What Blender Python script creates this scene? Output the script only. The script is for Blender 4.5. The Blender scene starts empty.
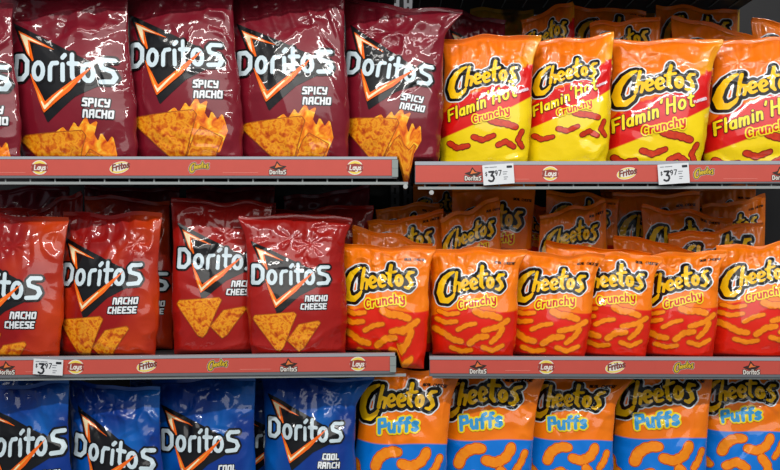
import bpy, math
import numpy as np

# ------------------------------------------------------------------ camera, world, lights, exposure
SC = bpy.context.scene
COL = SC.collection
PX = 0.002          # metres per photo pixel on the plane of the shelf rails (world y = 0)
CAMD = 1.8          # camera distance from that plane
PI = math.pi

cam_data = bpy.data.cameras.new('camera')
cam_data.sensor_width = 36
cam_data.lens = 36 * CAMD / (780 * PX)
cam_data.clip_start = 0.05
cam = bpy.data.objects.new('camera', cam_data)
COL.objects.link(cam)
cam.location = (0, -CAMD, 0)
cam.rotation_euler = (PI / 2, 0, 0)
SC.camera = cam

world = bpy.data.worlds.new('store_air')
SC.world = world
world.use_nodes = True
world.node_tree.nodes['Background'].inputs[0].default_value = (0.80, 0.88, 1.0, 1)
world.node_tree.nodes['Background'].inputs[1].default_value = 0.16

def area(name, loc, rot, sx, sy, power, col=(1, 0.97, 0.93)):
    l = bpy.data.lights.new(name, 'AREA')
    l.shape = 'RECTANGLE'; l.size = sx; l.size_y = sy; l.energy = power; l.color = col
    o = bpy.data.objects.new(name, l); COL.objects.link(o)
    o.location = loc; o.rotation_euler = rot
    return o
# rows of ceiling tubes over the aisle, and an added broad fill light behind the camera for soft sheen
area('ceiling_tube_light', (0, -1.05, 1.95), (math.radians(30), 0, 0), 4.0, 0.06, 16)
area('ceiling_tube_light', (0, -2.2, 2.05), (math.radians(48), 0, 0), 4.5, 0.07, 84)
area('added_fill_light', (0, -3.6, 1.9), (math.radians(62), 0, 0), 5.0, 1.6, 56)

SC.view_settings.view_transform = 'Standard'
SC.view_settings.look = 'None'
SC.view_settings.gamma = 1
SC.view_settings.use_curve_mapping = False
SC.view_settings.exposure = 0.0

def W(px, py, y=0.0):
    """photo pixel -> world x, z on the plane at depth y"""
    k = PX * (CAMD + y) / CAMD
    return (px - 390) * k, (235 - py) * k

# ------------------------------------------------------------------ materials
def lin(c):
    return tuple(((v / 255) / 12.92 if v / 255 <= 0.04045 else ((v / 255 + 0.055) / 1.055) ** 2.4) for v in c) + (1,)

class NT:
    def __init__(s, name):
        s.m = bpy.data.materials.new(name); s.m.use_nodes = True
        s.t = s.m.node_tree; s.t.nodes.clear()
        s.out = s.n('ShaderNodeOutputMaterial'); s.b = s.n('ShaderNodeBsdfPrincipled')
        s.t.links.new(s.b.outputs[0], s.out.inputs[0])
    def n(s, kind, **kw):
        nd = s.t.nodes.new(kind)
        for k, v in kw.items(): setattr(nd, k, v)
        return nd
    def L(s, a, b): s.t.links.new(a, b)
    def math(s, op, a, b=None, clamp=False):
        nd = s.n('ShaderNodeMath', operation=op, use_clamp=clamp)
        for i, v in enumerate((a, b)):
            if v is None: continue
            if isinstance(v, (int, float)): nd.inputs[i].default_value = v
            else: s.L(v, nd.inputs[i])
        return nd.outputs[0]
    def mix(s, f, a, b):
        nd = s.n('ShaderNodeMix', data_type='RGBA')
        if isinstance(f, (int, float)): nd.inputs[0].default_value = f
        else: s.L(f, nd.inputs[0])
        for i, v in ((6, a), (7, b)):
            if isinstance(v, tuple): nd.inputs[i].default_value = v
            else: s.L(v, nd.inputs[i])
        return nd.outputs[2]
    def noise(s, vec, scale, detail=2, dist=0.0, rough=0.5):
        nd = s.n('ShaderNodeTexNoise'); nd.inputs['Scale'].default_value = scale
        nd.inputs['Detail'].default_value = detail; nd.inputs['Distortion'].default_value = dist
        nd.inputs['Roughness'].default_value = rough
        s.L(vec, nd.inputs['Vector']); return nd.outputs[0]
    def ramp(s, f, stops):
        nd = s.n('ShaderNodeValToRGB'); cr = nd.color_ramp
        while len(cr.elements) < len(stops): cr.elements.new(0.5)
        for e, (p, c) in zip(cr.elements, stops): e.position = p; e.color = c
        s.L(f, nd.inputs[0]); return nd.outputs[0]

def film(name, builder, rough=0.42, coat=1.0):
    """glossy printed bag film; builder(nt, X, Y, uv) returns a colour socket or tuple"""
    t = NT(name)
    uv = t.n('ShaderNodeUVMap', uv_map='art').outputs[0]
    sep = t.n('ShaderNodeSeparateXYZ'); t.L(uv, sep.inputs[0])
    c = builder(t, sep.outputs[0], sep.outputs[1], uv)
    if isinstance(c, tuple): t.b.inputs['Base Color'].default_value = c
    else: t.L(c, t.b.inputs['Base Color'])
    t.b.inputs['Roughness'].default_value = rough
    t.b.inputs['Specular IOR Level'].default_value = 0.2
    t.b.inputs['Coat Weight'].default_value = 0.85 * coat
    t.b.inputs['Coat Roughness'].default_value = 0.07
    t.b.inputs['Coat IOR'].default_value = 1.5
    # fine crumpling of the film
    obj = t.n('ShaderNodeTexCoord').outputs['Object']
    n1 = t.noise(obj, 7, 0.8, 0.5)
    r = t.math('ABSOLUTE', t.math('SUBTRACT', n1, 0.5))
    r = t.math('MINIMUM', r, 0.05)
    bp = t.n('ShaderNodeBump'); bp.inputs['Strength'].default_value = 0.25; bp.inputs['Distance'].default_value = 0.02
    t.L(r, bp.inputs['Height'])
    t.L(bp.outputs[0], t.b.inputs['Coat Normal'])
    bp2 = t.n('ShaderNodeBump'); bp2.inputs['Strength'].default_value = 0.10; bp2.inputs['Distance'].default_value = 0.02
    t.L(r, bp2.inputs['Height'])
    t.L(bp2.outputs[0], t.b.inputs['Normal'])
    return t.m

def flat(name, rgb, **kw):
    return film(name, lambda t, X, Y, uv: lin(rgb), **kw)

def plain(name, rgb, rough=0.5, metal=0.0, spec=0.5, noise=0.0):
    t = NT(name)
    if noise:
        o = t.n('ShaderNodeTexCoord').outputs['Object']
        f = t.noise(o, 40, 3)
        a = lin(rgb); b = lin(tuple(max(0, int(v * (1 - noise))) for v in rgb))
        t.L(t.mix(f, a, b), t.b.inputs['Base Color'])
    else:
        t.b.inputs['Base Color'].default_value = lin(rgb)
    t.b.inputs['Roughness'].default_value = rough
    t.b.inputs['Metallic'].default_value = metal
    t.b.inputs['Specular IOR Level'].default_value = spec
    return t.m

def m_spicy(t, X, Y, uv):
    n = t.noise(uv, 3, 2)
    return t.mix(n, lin((104, 14, 30)), lin((130, 20, 38)))
def m_nacho(t, X, Y, uv):
    # red print with a warm orange glow along the lower sides
    n = t.noise(uv, 1.7, 1, 0.3)
    side = t.math('ABSOLUTE', t.math('SUBTRACT', X, 0.5))
    f = t.math('ADD', t.math('MULTIPLY', t.math('SUBTRACT', n, 0.42), 2.6), t.math('MULTIPLY', t.math('SUBTRACT', side, 0.25), 1.2), True)
    return t.mix(f, lin((148, 14, 12)), lin((200, 62, 12)))
def m_nacho_red(t, X, Y, uv):
    n = t.noise(uv, 1.7, 1, 0.3)
    return t.mix(n, lin((140, 10, 14)), lin((176, 28, 14)))
def m_blue(t, X, Y, uv):
    n = t.noise(uv, 1.5, 1)
    f = t.math('MULTIPLY', t.math('SUBTRACT', n, 0.40), 3.2, True)
    return t.mix(f, lin((2, 50, 136)), lin((4, 102, 190)))
def m_crunchy(t, X, Y, uv):
    n = t.noise(uv, 4, 2)
    line = t.math('ADD', t.math('MULTIPLY', t.math('SINE', t.math('MULTIPLY', X, 5.0)), -0.06), 0.76)
    line = t.math('SUBTRACT', line, t.math('MULTIPLY', X, 0.14))
    f = t.math('MULTIPLY', t.math('SUBTRACT', Y, line), 60, True)
    top = t.mix(n, lin((250, 134, 4)), lin((246, 114, 2)))
    low = t.mix(n, lin((232, 18, 8)), lin((216, 40, 6)))
    return t.mix(f, top, low)
def m_flamin(t, X, Y, uv):
    n = t.noise(uv, 7, 3, 0.8)
    nn = t.math('MULTIPLY', t.math('SUBTRACT', n, 0.5), 0.28)
    l1 = t.math('SUBTRACT', 0.80, t.math('MULTIPLY', X, 0.50))
    f1 = t.math('MULTIPLY', t.math('SUBTRACT', t.math('ADD', Y, nn), l1), 30, True)
    l2 = t.math('SUBTRACT', 1.16, t.math('MULTIPLY', X, 0.36))
    l2 = t.math('SUBTRACT', l2, t.math('MULTIPLY', t.math('MULTIPLY', X, X), 0.12))
    f2 = t.math('MULTIPLY', t.math('SUBTRACT', Y, l2), 60, True)
    # the orange top turns yellow towards one side, licked by dark flame tips
    g = t.math('MULTIPLY', t.math('SUBTRACT', t.math('ADD', X, t.math('MULTIPLY', Y, 0.5)), 0.86), 3, True)
    n3 = t.noise(uv, 3, 2, 0.5)
    g2 = t.math('MULTIPLY', g, t.math('MULTIPLY', n3, 1.5), True)
    top = t.mix(g2, lin((240, 116, 10)), lin((240, 200, 20)))
    dk = t.math('MULTIPLY', t.math('SUBTRACT', n, 0.56), 14, True)
    dk = t.math('MULTIPLY', dk, t.math('MULTIPLY', t.math('SUBTRACT', Y, 0.42), 6, True))
    top = t.mix(dk, top, lin((120, 52, 16)))
    red = t.mix(n3, lin((222, 20, 14)), lin((206, 10, 14)))
    yel = t.mix(n3, lin((246, 216, 4)), lin((238, 204, 8)))
    return t.mix(f2, t.mix(f1, top, red), yel)
def m_puffs(t, X, Y, uv):
    n = t.noise(uv, 3, 2)
    line = t.math('ADD', 0.70, t.math('MULTIPLY', t.math('SINE', t.math('MULTIPLY', X, 6.0)), 0.02))
    f = t.math('MULTIPLY', t.math('SUBTRACT', Y, line), 70, True)
    return t.mix(f, t.mix(n, lin((252, 134, 8)), lin((248, 114, 4))), t.mix(n, lin((0, 108, 210)), lin((6, 128, 222))))
def m_potato(t, X, Y, uv):
    n = t.noise(uv, 2.5, 2)
    f = t.math('MULTIPLY', t.math('SUBTRACT', n, 0.5), 12, True)
    return t.mix(f, lin((196, 150, 40)), lin((96, 74, 40)))
def m_chip(t, X, Y, uv):
    n = t.noise(uv, 19, 3, 0.3)
    c = t.ramp(n, [(0.30, lin((176, 62, 6))), (0.44, lin((216, 112, 8))), (0.55, lin((240, 160, 28))), (0.72, lin((196, 74, 10)))])
    return c
def m_chip_dark(t, X, Y, uv):
    n = t.noise(uv, 30, 2)
    return t.mix(n, lin((120, 44, 8)), lin((206, 112, 20)))
def m_curl(t, X, Y, uv):
    n = t.noise(uv, 22, 3)
    return t.mix(n, lin((255, 160, 14)), lin((238, 116, 6)))
def m_hot(t, X, Y, uv):
    n = t.noise(uv, 24, 3)
    return t.mix(n, lin((226, 70, 24)), lin((168, 22, 14)))
def m_flame(t, X, Y, uv):
    n = t.noise(uv, 12, 2, 0.8)
    return t.ramp(n, [(0.3, lin((196, 50, 10))), (0.5, lin((244, 136, 16))), (0.7, lin((252, 208, 60)))])
def m_logo_yellow(t, X, Y, uv):
    n = t.noise(uv, 5, 1)
    return t.mix(n, lin((250, 206, 8)), lin((240, 176, 6)))

M = {
    'spicy': film('burgundy_film', m_spicy), 'nacho': film('red_orange_film', m_nacho), 'nachored': film('deep_red_film', m_nacho_red),
    'blue': film('blue_film', m_blue), 'crunchy': film('orange_red_film', m_crunchy), 'flamin': film('orange_red_yellow_film', m_flamin),
    'puffs': film('orange_blue_film', m_puffs), 'potato': film('yellow_brown_film', m_potato),
    'chip': film('printed_tortilla_chip', m_chip), 'chip_dark': film('printed_chip_edge', m_chip_dark),
    'curl': film('printed_cheese_curl', m_curl), 'curl_edge': flat('printed_curl_edge', (206, 84, 6)),
    'hot': film('printed_red_curl', m_hot), 'hot_edge': flat('printed_red_curl_edge', (128, 14, 10)),
    'flame': film('printed_flame', m_flame), 'logo_yellow': film('print_logo_yellow', m_logo_yellow),
    'black': flat('print_black', (12, 11, 13)), 'charcoal': flat('print_charcoal', (17, 17, 20)),
    'white': flat('print_white', (226, 232, 236)), 'ice': flat('print_pale_blue_white', (206, 224, 232)),
    'red': flat('print_red', (206, 20, 18)), 'yellow': flat('print_yellow', (248, 222, 20)),
    'orange': flat('print_orange', (244, 104, 14)), 'amber': flat('print_amber', (250, 168, 60)), 'cream': flat('print_cream', (253, 236, 190)),
    'deep': flat('print_deep_red', (90, 8, 14)), 'pink': flat('print_pink', (240, 120, 150)), 'lblue': flat('print_light_blue', (60, 160, 220)),
    'rail': plain('painted_rail_grey', (176, 180, 188), 0.35, 0.3), 'rail_dark': plain('rail_underside_grey', (112, 116, 122), 0.45, 0.2),
    'coral': plain('coral_paper_strip', (202, 84, 72), 0.42, noise=0.04), 'wire': plain('wire_grey', (150, 156, 156), 0.45, 0.0),
    'deck': plain('shelf_deck_grey', (66, 66, 70), 0.6, noise=0.2), 'back': plain('back_panel_dark', (15, 16, 20), 0.7, noise=0.2),
    'upright': plain('upright_steel_grey', (82, 84, 88), 0.45, 0.4), 'slot': plain('slot_black', (8, 8, 9), 0.8),
    'paper': plain('label_paper', (222, 226, 230), 0.5), 'ink': plain('label_ink', (30, 32, 40), 0.5), 'grey_ink': plain('label_grey_ink', (130, 134, 142), 0.5),
    'peg': plain('peg_grey', (172, 176, 176), 0.4), 'floor': plain('vinyl_floor', (150, 148, 142), 0.35, noise=0.1),
    'pyellow': plain('sticker_yellow', (238, 212, 90), 0.45), 'pwhite': plain('sticker_white', (228, 222, 214), 0.45),
    'pred': plain('sticker_red', (150, 60, 52), 0.45), 'pblack': plain('sticker_dark', (56, 38, 34), 0.45), 'pgold': plain('sticker_gold', (206, 176, 40), 0.45),
    'porange': plain('sticker_orange', (226, 120, 60), 0.45), 'pline': plain('strip_fine_print', (226, 140, 128), 0.5), 'cap': plain('end_cap_grey', (140, 150, 148), 0.4),
}

# ------------------------------------------------------------------ 2D artwork: signed distances and their meshes
def arc(cx, cy, rx, ry, a0, a1, n=8):
    return [(cx + rx * math.cos(math.radians(a0 + (a1 - a0) * i / n)), cy + ry * math.sin(math.radians(a0 + (a1 - a0) * i / n))) for i in range(n + 1)]

def segs(lines, r):
    """lines: polylines of (x,y) or (x,y,r)"""
    out = []
    for ln in lines:
        if len(ln) == 1: ln = [ln[0], ln[0]]
        for a, b in zip(ln, ln[1:]):
            out.append((a[0], a[1], b[0], b[1], a[2] if len(a) > 2 else r, b[2] if len(b) > 2 else r))
    return np.array(out, float)

def sd_segs(S):
    def f(X, Y):
        d = np.full(X.shape, 1e9)
        for ax, ay, bx, by, ra, rb in S:
            dx, dy = bx - ax, by - ay
            q = dx * dx + dy * dy
            t = np.clip(((X - ax) * dx + (Y - ay) * dy) / q, 0, 1) if q > 1e-12 else 0.0
            d = np.minimum(d, np.hypot(X - ax - t * dx, Y - ay - t * dy) - (ra + t * (rb - ra)))
        return d
    f.box = (min(S[:, 0].min(), S[:, 2].min()) - S[:, 4:].max(), min(S[:, 1].min(), S[:, 3].min()) - S[:, 4:].max(),
             max(S[:, 0].max(), S[:, 2].max()) + S[:, 4:].max(), max(S[:, 1].max(), S[:, 3].max()) + S[:, 4:].max())
    return f

def sd_poly(P):
    P = np.array(P, float)
    def f(X, Y):
        d = np.full(X.shape, 1e9); ins = np.zeros(X.shape, bool)
        n = len(P)
        for i in range(n):
            ax, ay = P[i]; bx, by = P[(i + 1) % n]
            dx, dy = bx - ax, by - ay
            q = dx * dx + dy * dy + 1e-12
            t = np.clip(((X - ax) * dx + (Y - ay) * dy) / q, 0, 1)
            d = np.minimum(d, np.hypot(X - ax - t * dx, Y - ay - t * dy))
            c = (ay > Y) != (by > Y)
            with np.errstate(divide='ignore', invalid='ignore'):
                xi = ax + (Y - ay) * dx / (dy if dy != 0 else 1e-12)
            ins ^= c & (X < xi)
        return np.where(ins, -d, d)
    f.box = (P[:, 0].min(), P[:, 1].min(), P[:, 0].max(), P[:, 1].max())
    return f

def sd_union(*fs):
    def f(X, Y):
        d = fs[0](X, Y)
        for g in fs[1:]: d = np.minimum(d, g(X, Y))
        return d
    b = [g.box for g in fs]
    f.box = (min(q[0] for q in b), min(q[1] for q in b), max(q[2] for q in b), max(q[3] for q in b))
    return f

def sd_ellipse(cx, cy, rx, ry, rot=0):
    c, s = math.cos(math.radians(rot)), math.sin(math.radians(rot))
    def f(X, Y):
        x = (X - cx) * c + (Y - cy) * s; y = -(X - cx) * s + (Y - cy) * c
        return (np.hypot(x / rx, y / ry) - 1) * min(rx, ry)
    R = max(rx, ry); f.box = (cx - R, cy - R, cx + R, cy + R)
    return f

def mesh2d(f, level=0.0, cell=1.0):
    """triangles covering f < level, clipped exactly along the contour"""
    pad = level + cell * 1.5
    x0, y0, x1, y1 = f.box
    xs = np.arange(x0 - pad, x1 + pad + cell, cell); ys = np.arange(y0 - pad, y1 + pad + cell, cell)
    X, Y = np.meshgrid(xs, ys)
    F = f(X, Y) - level
    F = np.where(np.abs(F) < 1e-6, 1e-6, F)
    nx, ny = len(xs), len(ys)
    P = np.stack([X.ravel(), Y.ravel()], 1); F = F.ravel(); N = nx * ny
    i = (np.arange(ny - 1)[:, None] * nx + np.arange(nx - 1)[None]).ravel()
    T = np.concatenate([np.stack([i, i + 1, i + nx + 1], 1), np.stack([i, i + nx + 1, i + nx], 1)])
    ins = F[T] < 0; k = ins.sum(1)
    tris = [T[k == 3]]
    def edge(a, b):
        return N + np.minimum(a, b) * N + np.maximum(a, b)
    for rot in range(3):
        A, B, C = T[:, rot], T[:, (rot + 1) % 3], T[:, (rot + 2) % 3]
        m = (k == 1) & ins[:, rot]
        tris.append(np.stack([A[m], edge(A[m], B[m]), edge(A[m], C[m])], 1))
        m = (k == 2) & ~ins[:, rot]
        a, b, c = A[m], B[m], C[m]
        tris.append(np.stack([edge(a, b), b, c], 1)); tris.append(np.stack([edge(a, b), c, edge(a, c)], 1))
    T = np.concatenate(tris).astype(np.int64)
    keys, inv = np.unique(T, return_inverse=True)
    inv = inv.reshape(T.shape)
    pts = np.zeros((len(keys), 2))
    g = keys < N
    pts[g] = P[keys[g]]
    e = keys[~g] - N; a, b = e // N, e % N
    w = F[a] / (F[a] - F[b])
    pts[~g] = P[a] + (P[b] - P[a]) * w[:, None]
    return pts, inv[:, ::-1]

# stroke alphabet, y up, capital height 1
def _g():
    G = {}
    G['('] = (.58, [arc(.32, .48, .26, .46, 48, 312, 12)])
    G['S'] = (.62, [[(.58, .95), (.12, .95), (.06, .6), (.5, .5), (.55, .05), (.04, .05)]])
    G['P'] = (.62, [[(.08, 0), (.08, .95), (.5, .95), (.56, .5), (.1, .45)]])
    G['I'] = (.3, [[(.14, 0), (.14, .95)]])
    G['C'] = (.6, [[(.54, .95), (.12, .9), (.08, .1), (.54, .05)]])
    G['Y'] = (.62, [[(.06, .95), (.1, .55), (.52, .5)], [(.55, .95), (.5, .05), (.1, .05)]])
    G['N'] = (.66, [[(.08, 0), (.1, .92), (.5, .85), (.56, 0)]])
    G['A'] = (.66, [[(.06, 0), (.1, .9), (.54, .95), (.56, 0)], [(.08, .42), (.54, .42)]])
    G['H'] = (.66, [[(.08, 0), (.08, .95)], [(.56, 0), (.56, .95)], [(.08, .5), (.56, .5)]])
    G['O'] = (.66, [[(.08, .1), (.08, .9), (.54, .95), (.56, .05), (.08, .05)]])
    G['E'] = (.6, [[(.54, .95), (.08, .95), (.08, .05), (.54, .05)], [(.08, .5), (.46, .5)]])
    G['L'] = (.56, [[(.08, .95), (.08, .05), (.5, .05)]])
    G['R'] = (.64, [[(.08, 0), (.08, .95), (.52, .95), (.54, .5), (.1, .45)], [(.3, .45), (.56, 0)]])
    G['F'] = (.58, [[(.08, 0), (.08, .95), (.54, .95)], [(.08, .5), (.44, .5)]])
    G['D'] = (.68, [[(.08, .05), (.08, .95), (.4, .92), (.58, .7), (.58, .3), (.4, .07), (.08, .05)]])
    G['V'] = (.62, [[(.04, .95), (.3, .05), (.56, .95)]])
    G['a'] = (.56, [arc(.26, .33, .2, .29, 0, 360, 10), [(.47, .62), (.47, .02)]])
    G['c'] = (.5, [arc(.28, .33, .22, .29, 50, 310, 8)])
    G['e'] = (.56, [[(.08, .34), (.48, .4)] + arc(.28, .33, .21, .29, 20, 310, 9)])
    G['f'] = (.42, [[(.44, .95), (.26, .9), (.18, .62), (.16, 0)], [(.02, .6), (.38, .6)]])
    G['h'] = (.58, [[(.1, 1), (.08, 0)], [(.1, .4), (.22, .6), (.4, .58), (.46, .4), (.46, 0)]])
    G['i'] = (.26, [[(.12, .6), (.12, 0)], [(.13, .88)]])
    G['l'] = (.26, [[(.12, 1), (.12, 0)]])
    G['m'] = (.84, [[(.08, .64), (.08, 0)], [(.08, .4), (.2, .6), (.36, .56), (.4, .4), (.4, 0)], [(.4, .4), (.52, .6), (.68, .56), (.72, .4), (.72, 0)]])
    G['n'] = (.56, [[(.08, .64), (.08, 0)], [(.08, .4), (.22, .6), (.4, .58), (.46, .4), (.46, 0)]])
    G['o'] = (.58, [arc(.28, .32, .21, .29, 0, 360, 12)])
    G['r'] = (.42, [[(.08, .64), (.08, 0)], [(.08, .4), (.2, .58), (.38, .6)]])
    G['s'] = (.5, [[(.42, .56), (.26, .64), (.1, .52), (.14, .38), (.36, .3), (.42, .14), (.26, .02), (.06, .08)]])
    G['t'] = (.42, [[(.2, .92), (.18, .14), (.26, .03), (.38, .05)], [(.02, .62), (.38, .64)]])
    G['u'] = (.56, [[(.08, .62), (.08, .2), (.18, .03), (.36, .05), (.46, .24)], [(.47, .62), (.48, 0)]])
    G['y'] = (.54, [[(.06, .62), (.12, .2), (.26, .04), (.44, .2)], [(.48, .62), (.42, -.2), (.24, -.36), (.06, -.28)]])
    G["'"] = (.22, [[(.14, 1), (.08, .76)]])
    G['3'] = (.6, [[(.08, .92), (.5, .92), (.28, .56), (.48, .5), (.54, .26), (.42, .05), (.22, .02), (.05, .12)]])
    G['9'] = (.6, [arc(.28, .68, .2, .26, 0, 360, 10), [(.49, .7), (.46, .3), (.3, .02)]])
    G['7'] = (.58, [[(.05, .95), (.54, .95), (.22, 0)]])
    G['$'] = (.6, [[(.5, .8), (.28, .88), (.1, .72), (.16, .54), (.42, .44), (.48, .22), (.28, .08), (.06, .18)], [(.29, 1.02), (.29, -.06)]])
    G[' '] = (.36, [])
    return G
GL = _g()

def text(s, x, y, h, r, slant=0.0, rot=0.0, gap=0.12, sx=1.0, bow=0.0):
    """stroke lettering; (x,y) is the start of the baseline, y down, rot in degrees, positive climbs"""
    L = []; cx = 0.0
    c, q = math.cos(math.radians(rot)), math.sin(math.radians(rot))
    total = sum(GL[ch][0] + gap for ch in s) * h * sx
    for ch in s:
        wd, lines = GL[ch]
        for ln in lines:
            o = []
            for p in ln:
                lx = (cx + p[0]) * h * sx; ly = p[1] * h
                lx += slant * ly
                ly += bow * math.sin(PI * min(1, max(0, lx / total)))
                o.append((x + lx * c - ly * q, y - lx * q - ly * c))
            L.append(o)
        cx += wd + gap
    return segs(L, r)

# big brand letterings, drawn in bag units (bag width = 100, y down from the top edge)
def doritos_lettering():
    L = []
    def add(r, *lines):
        for ln in lines: L.append([(p[0], p[1], r) for p in ln])
    add(2.15, [(9.3, 53), (9.3, 72), (16, 72), (20.3, 67.5), (20.3, 57.5), (16, 53), (9.3, 53)])
    add(1.95, arc(31, 65.4, 4.3, 7.0, 0, 360, 14))
    add(1.9, [(41.5, 72.5), (41.5, 62), (43.2, 58.8), (47.4, 58.4)])
    add(1.9, [(52.3, 72.5), (52.3, 59.5)], [(52.2, 53.6), (54.2, 51.4)])
    add(1.9, [(60.4, 50.8), (60.4, 69.5), (62.0, 72.2), (65.2, 72.4)], [(57.6, 58.4), (65.4, 58.4)])
    add(1.95, arc(73.2, 65.4, 4.3, 7.0, 0, 360, 14))
    add(2.0, [(94.5, 53.4), (86.2, 53.6), (83.6, 56.6), (84.6, 60.6), (92.6, 63.2), (94.3, 67.6), (91.8, 71.8), (82.6, 72.4)])
    return np.array(sum([segs([l], 2).tolist() for l in L], []))

def cheetos_lettering():
    """fat brush letters; units of the bag, C at the lower left and the rest climbing a little"""
    L = []
    k = 3.42
    def add(pts, r=None): L.append([((p[0] - 12) / k, (p[1] - 11) / k, (p[2] if len(p) > 2 else r) / k) for p in pts])
    add([(86, 99, 4.5), (72, 106, 7.5), (51, 124, 10.5), (36, 152, 12), (30, 186, 12.5), (42, 216, 12.5), (62, 219, 11), (80, 204, 8), (88, 190, 4.5)])
    add([(99, 101, 6), (93, 138, 6.5), (89, 178, 6.5)])
    add([(92, 156, 4.5), (101, 142, 5.5), (110, 145, 6), (110, 160, 6), (107, 178, 5.5)])
    def e(cx, cy):
        P = [(cx - 8, cy + 4, 4.5), (cx + 5, cy - 2, 5), (cx + 11, cy - 9, 5.5)]
        for q in range(40, 301, 26):
            t = math.radians(q); P.append((cx + 12 * math.cos(t), cy - 1 - 20 * math.sin(t), 6.6 if 80 < q < 270 else 5.6))
        P.append((cx + 12, cy + 13, 4.5)); return P
    add(e(133, 153)); add(e(168, 148))
    add([(201, 82, 7), (196, 120, 8), (196, 152, 7.5), (205, 163, 5.5)])
    add([(184, 117, 5.5), (218, 108, 5.5)])
    add([(p[0], p[1], 7.2) for p in arc(232, 142, 10.5, 17.5, 0, 360, 12)])
    add([(285, 110, 5), (270, 112, 7), (262, 126, 7.5), (274, 140, 7.5), (280, 156, 7.5), (268, 170, 7), (255, 167, 4.5)])
    return np.array(sum([segs([l], 2).tolist() for l in L], []))

def curl_segs(pts, r):
    """a printed cheese curl: a knobbly tube"""
    P = []
    for k, (a, b) in enumerate(zip(pts, pts[1:])):
        for i in range(4):
            t = i / 4
            P.append((a[0] + (b[0] - a[0]) * t, a[1] + (b[1] - a[1]) * t, r * (1 + 0.13 * math.sin(2.3 * (k * 4 + i)))))
    P.append((pts[-1][0], pts[-1][1], r * 0.92))
    return segs([P], r)

# artwork = list of (part name, first layer index, [(material, function, level, cell)], label or None)
def U(*a): return sd_union(*[sd_segs(x) for x in a])
D_LET = sd_segs(doritos_lettering())
C_LET = sd_segs(cheetos_lettering())
TRI = sd_poly([(7, 24), (91, 63), (93, 70), (62, 86), (37, 108)])
SH_A = sd_poly([(12, 31), (47, 48), (22, 40), (27, 60), (19, 50)])
SH_A2 = sd_poly([(13.3, 33), (40, 45.5), (20.5, 38.6), (22.6, 54), (18.5, 46)])
SH_B = sd_poly([(24, 68), (31, 80), (36.5, 91), (77, 60), (58, 81), (35, 99.5), (31, 89)])
SH_B2 = sd_poly([(28, 77), (31.5, 84), (36, 94), (66, 69.5), (54, 81), (35.5, 97), (32, 89)])
SH_B3 = sd_poly([(33.5, 91), (36, 95), (52, 81), (36, 96.5)])

def doritos_art(kind):
    A = [('triangle_emblem', 0, [('charcoal', TRI, 0, 1.2), ('orange', SH_A, 0, 0.8), ('cream', SH_A2, -0.1, 0.7)], None),
         ('brand_lettering', 3, [('black', D_LET, 2.0, 1.0), ('ice', D_LET, 0.0, 0.7)], None),
         ('flame_check', 5, [('orange', SH_B, 0.3, 0.8), ('amber', SH_B2, 0.1, 0.7), ('cream', SH_B3, 0.6, 0.5)], None)]
    if kind == 'spicy': w1, w2, yy, ic = 'SPICY', 'NACHO', 93, 'white'
    elif kind == 'blue': w1, w2, yy, ic = 'COOL', 'RANCH', 93, 'white'
    else: w1, w2, yy, ic = 'NACHO', 'CHEESE', 92, 'white'
    n1 = len(w1); n2 = len(w2)
    T1 = text(w1, 93 - n1 * 5.1, yy, 6.2, 0.72, 0.12, 0, 0.16)
    T2 = text(w2, 93 - n2 * 5.1, yy + 9.2, 6.2, 0.72, 0.12, 0, 0.16)
    A.append(('flavour_lettering', 0, [('black', U(T1, T2), 0.9, 0.6), (ic, U(T1, T2), 0.05, 0.42)], None))
    if kind == 'spicy':
        fl = sd_poly([(22, 125), (40, 118), (50, 112), (54, 117), (60, 108), (63, 113), (70, 103), (72, 110), (78, 106), (75, 116), (79, 124), (82, 116), (86, 124),
                      (90, 118), (93, 132), (86, 150), (60, 150), (40, 135)])
        c1 = sd_poly([(9, 122), (14, 118), (66, 113), (69, 117), (58, 150), (52, 160), (46, 158)])
        c2 = sd_poly([(66, 135), (72, 128), (90, 138), (80, 160), (54, 162)])
        A.append(('flame_picture', 0, [('flame', fl, 1.0, 1.2)], None))
    elif kind == 'blue':
        c1 = sd_poly([(8, 122), (62, 112), (66, 116), (52, 150), (46, 158)]); c2 = sd_poly([(60, 128), (90, 124), (76, 158), (66, 150)])
    else:
        c1 = sd_poly([(8, 112), (11, 108), (55, 104), (58, 107), (42, 143), (37, 148), (32, 146)])
        c2 = sd_poly([(60, 118), (82, 114), (84, 117), (65, 145), (59, 149), (46, 136)])
    A.append(('chip_picture', 1, [('chip_dark', sd_union(c1, c2), 0.4, 1.2), ('chip', sd_union(c1, c2), -0.4, 1.2)], None))
    return A

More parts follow.
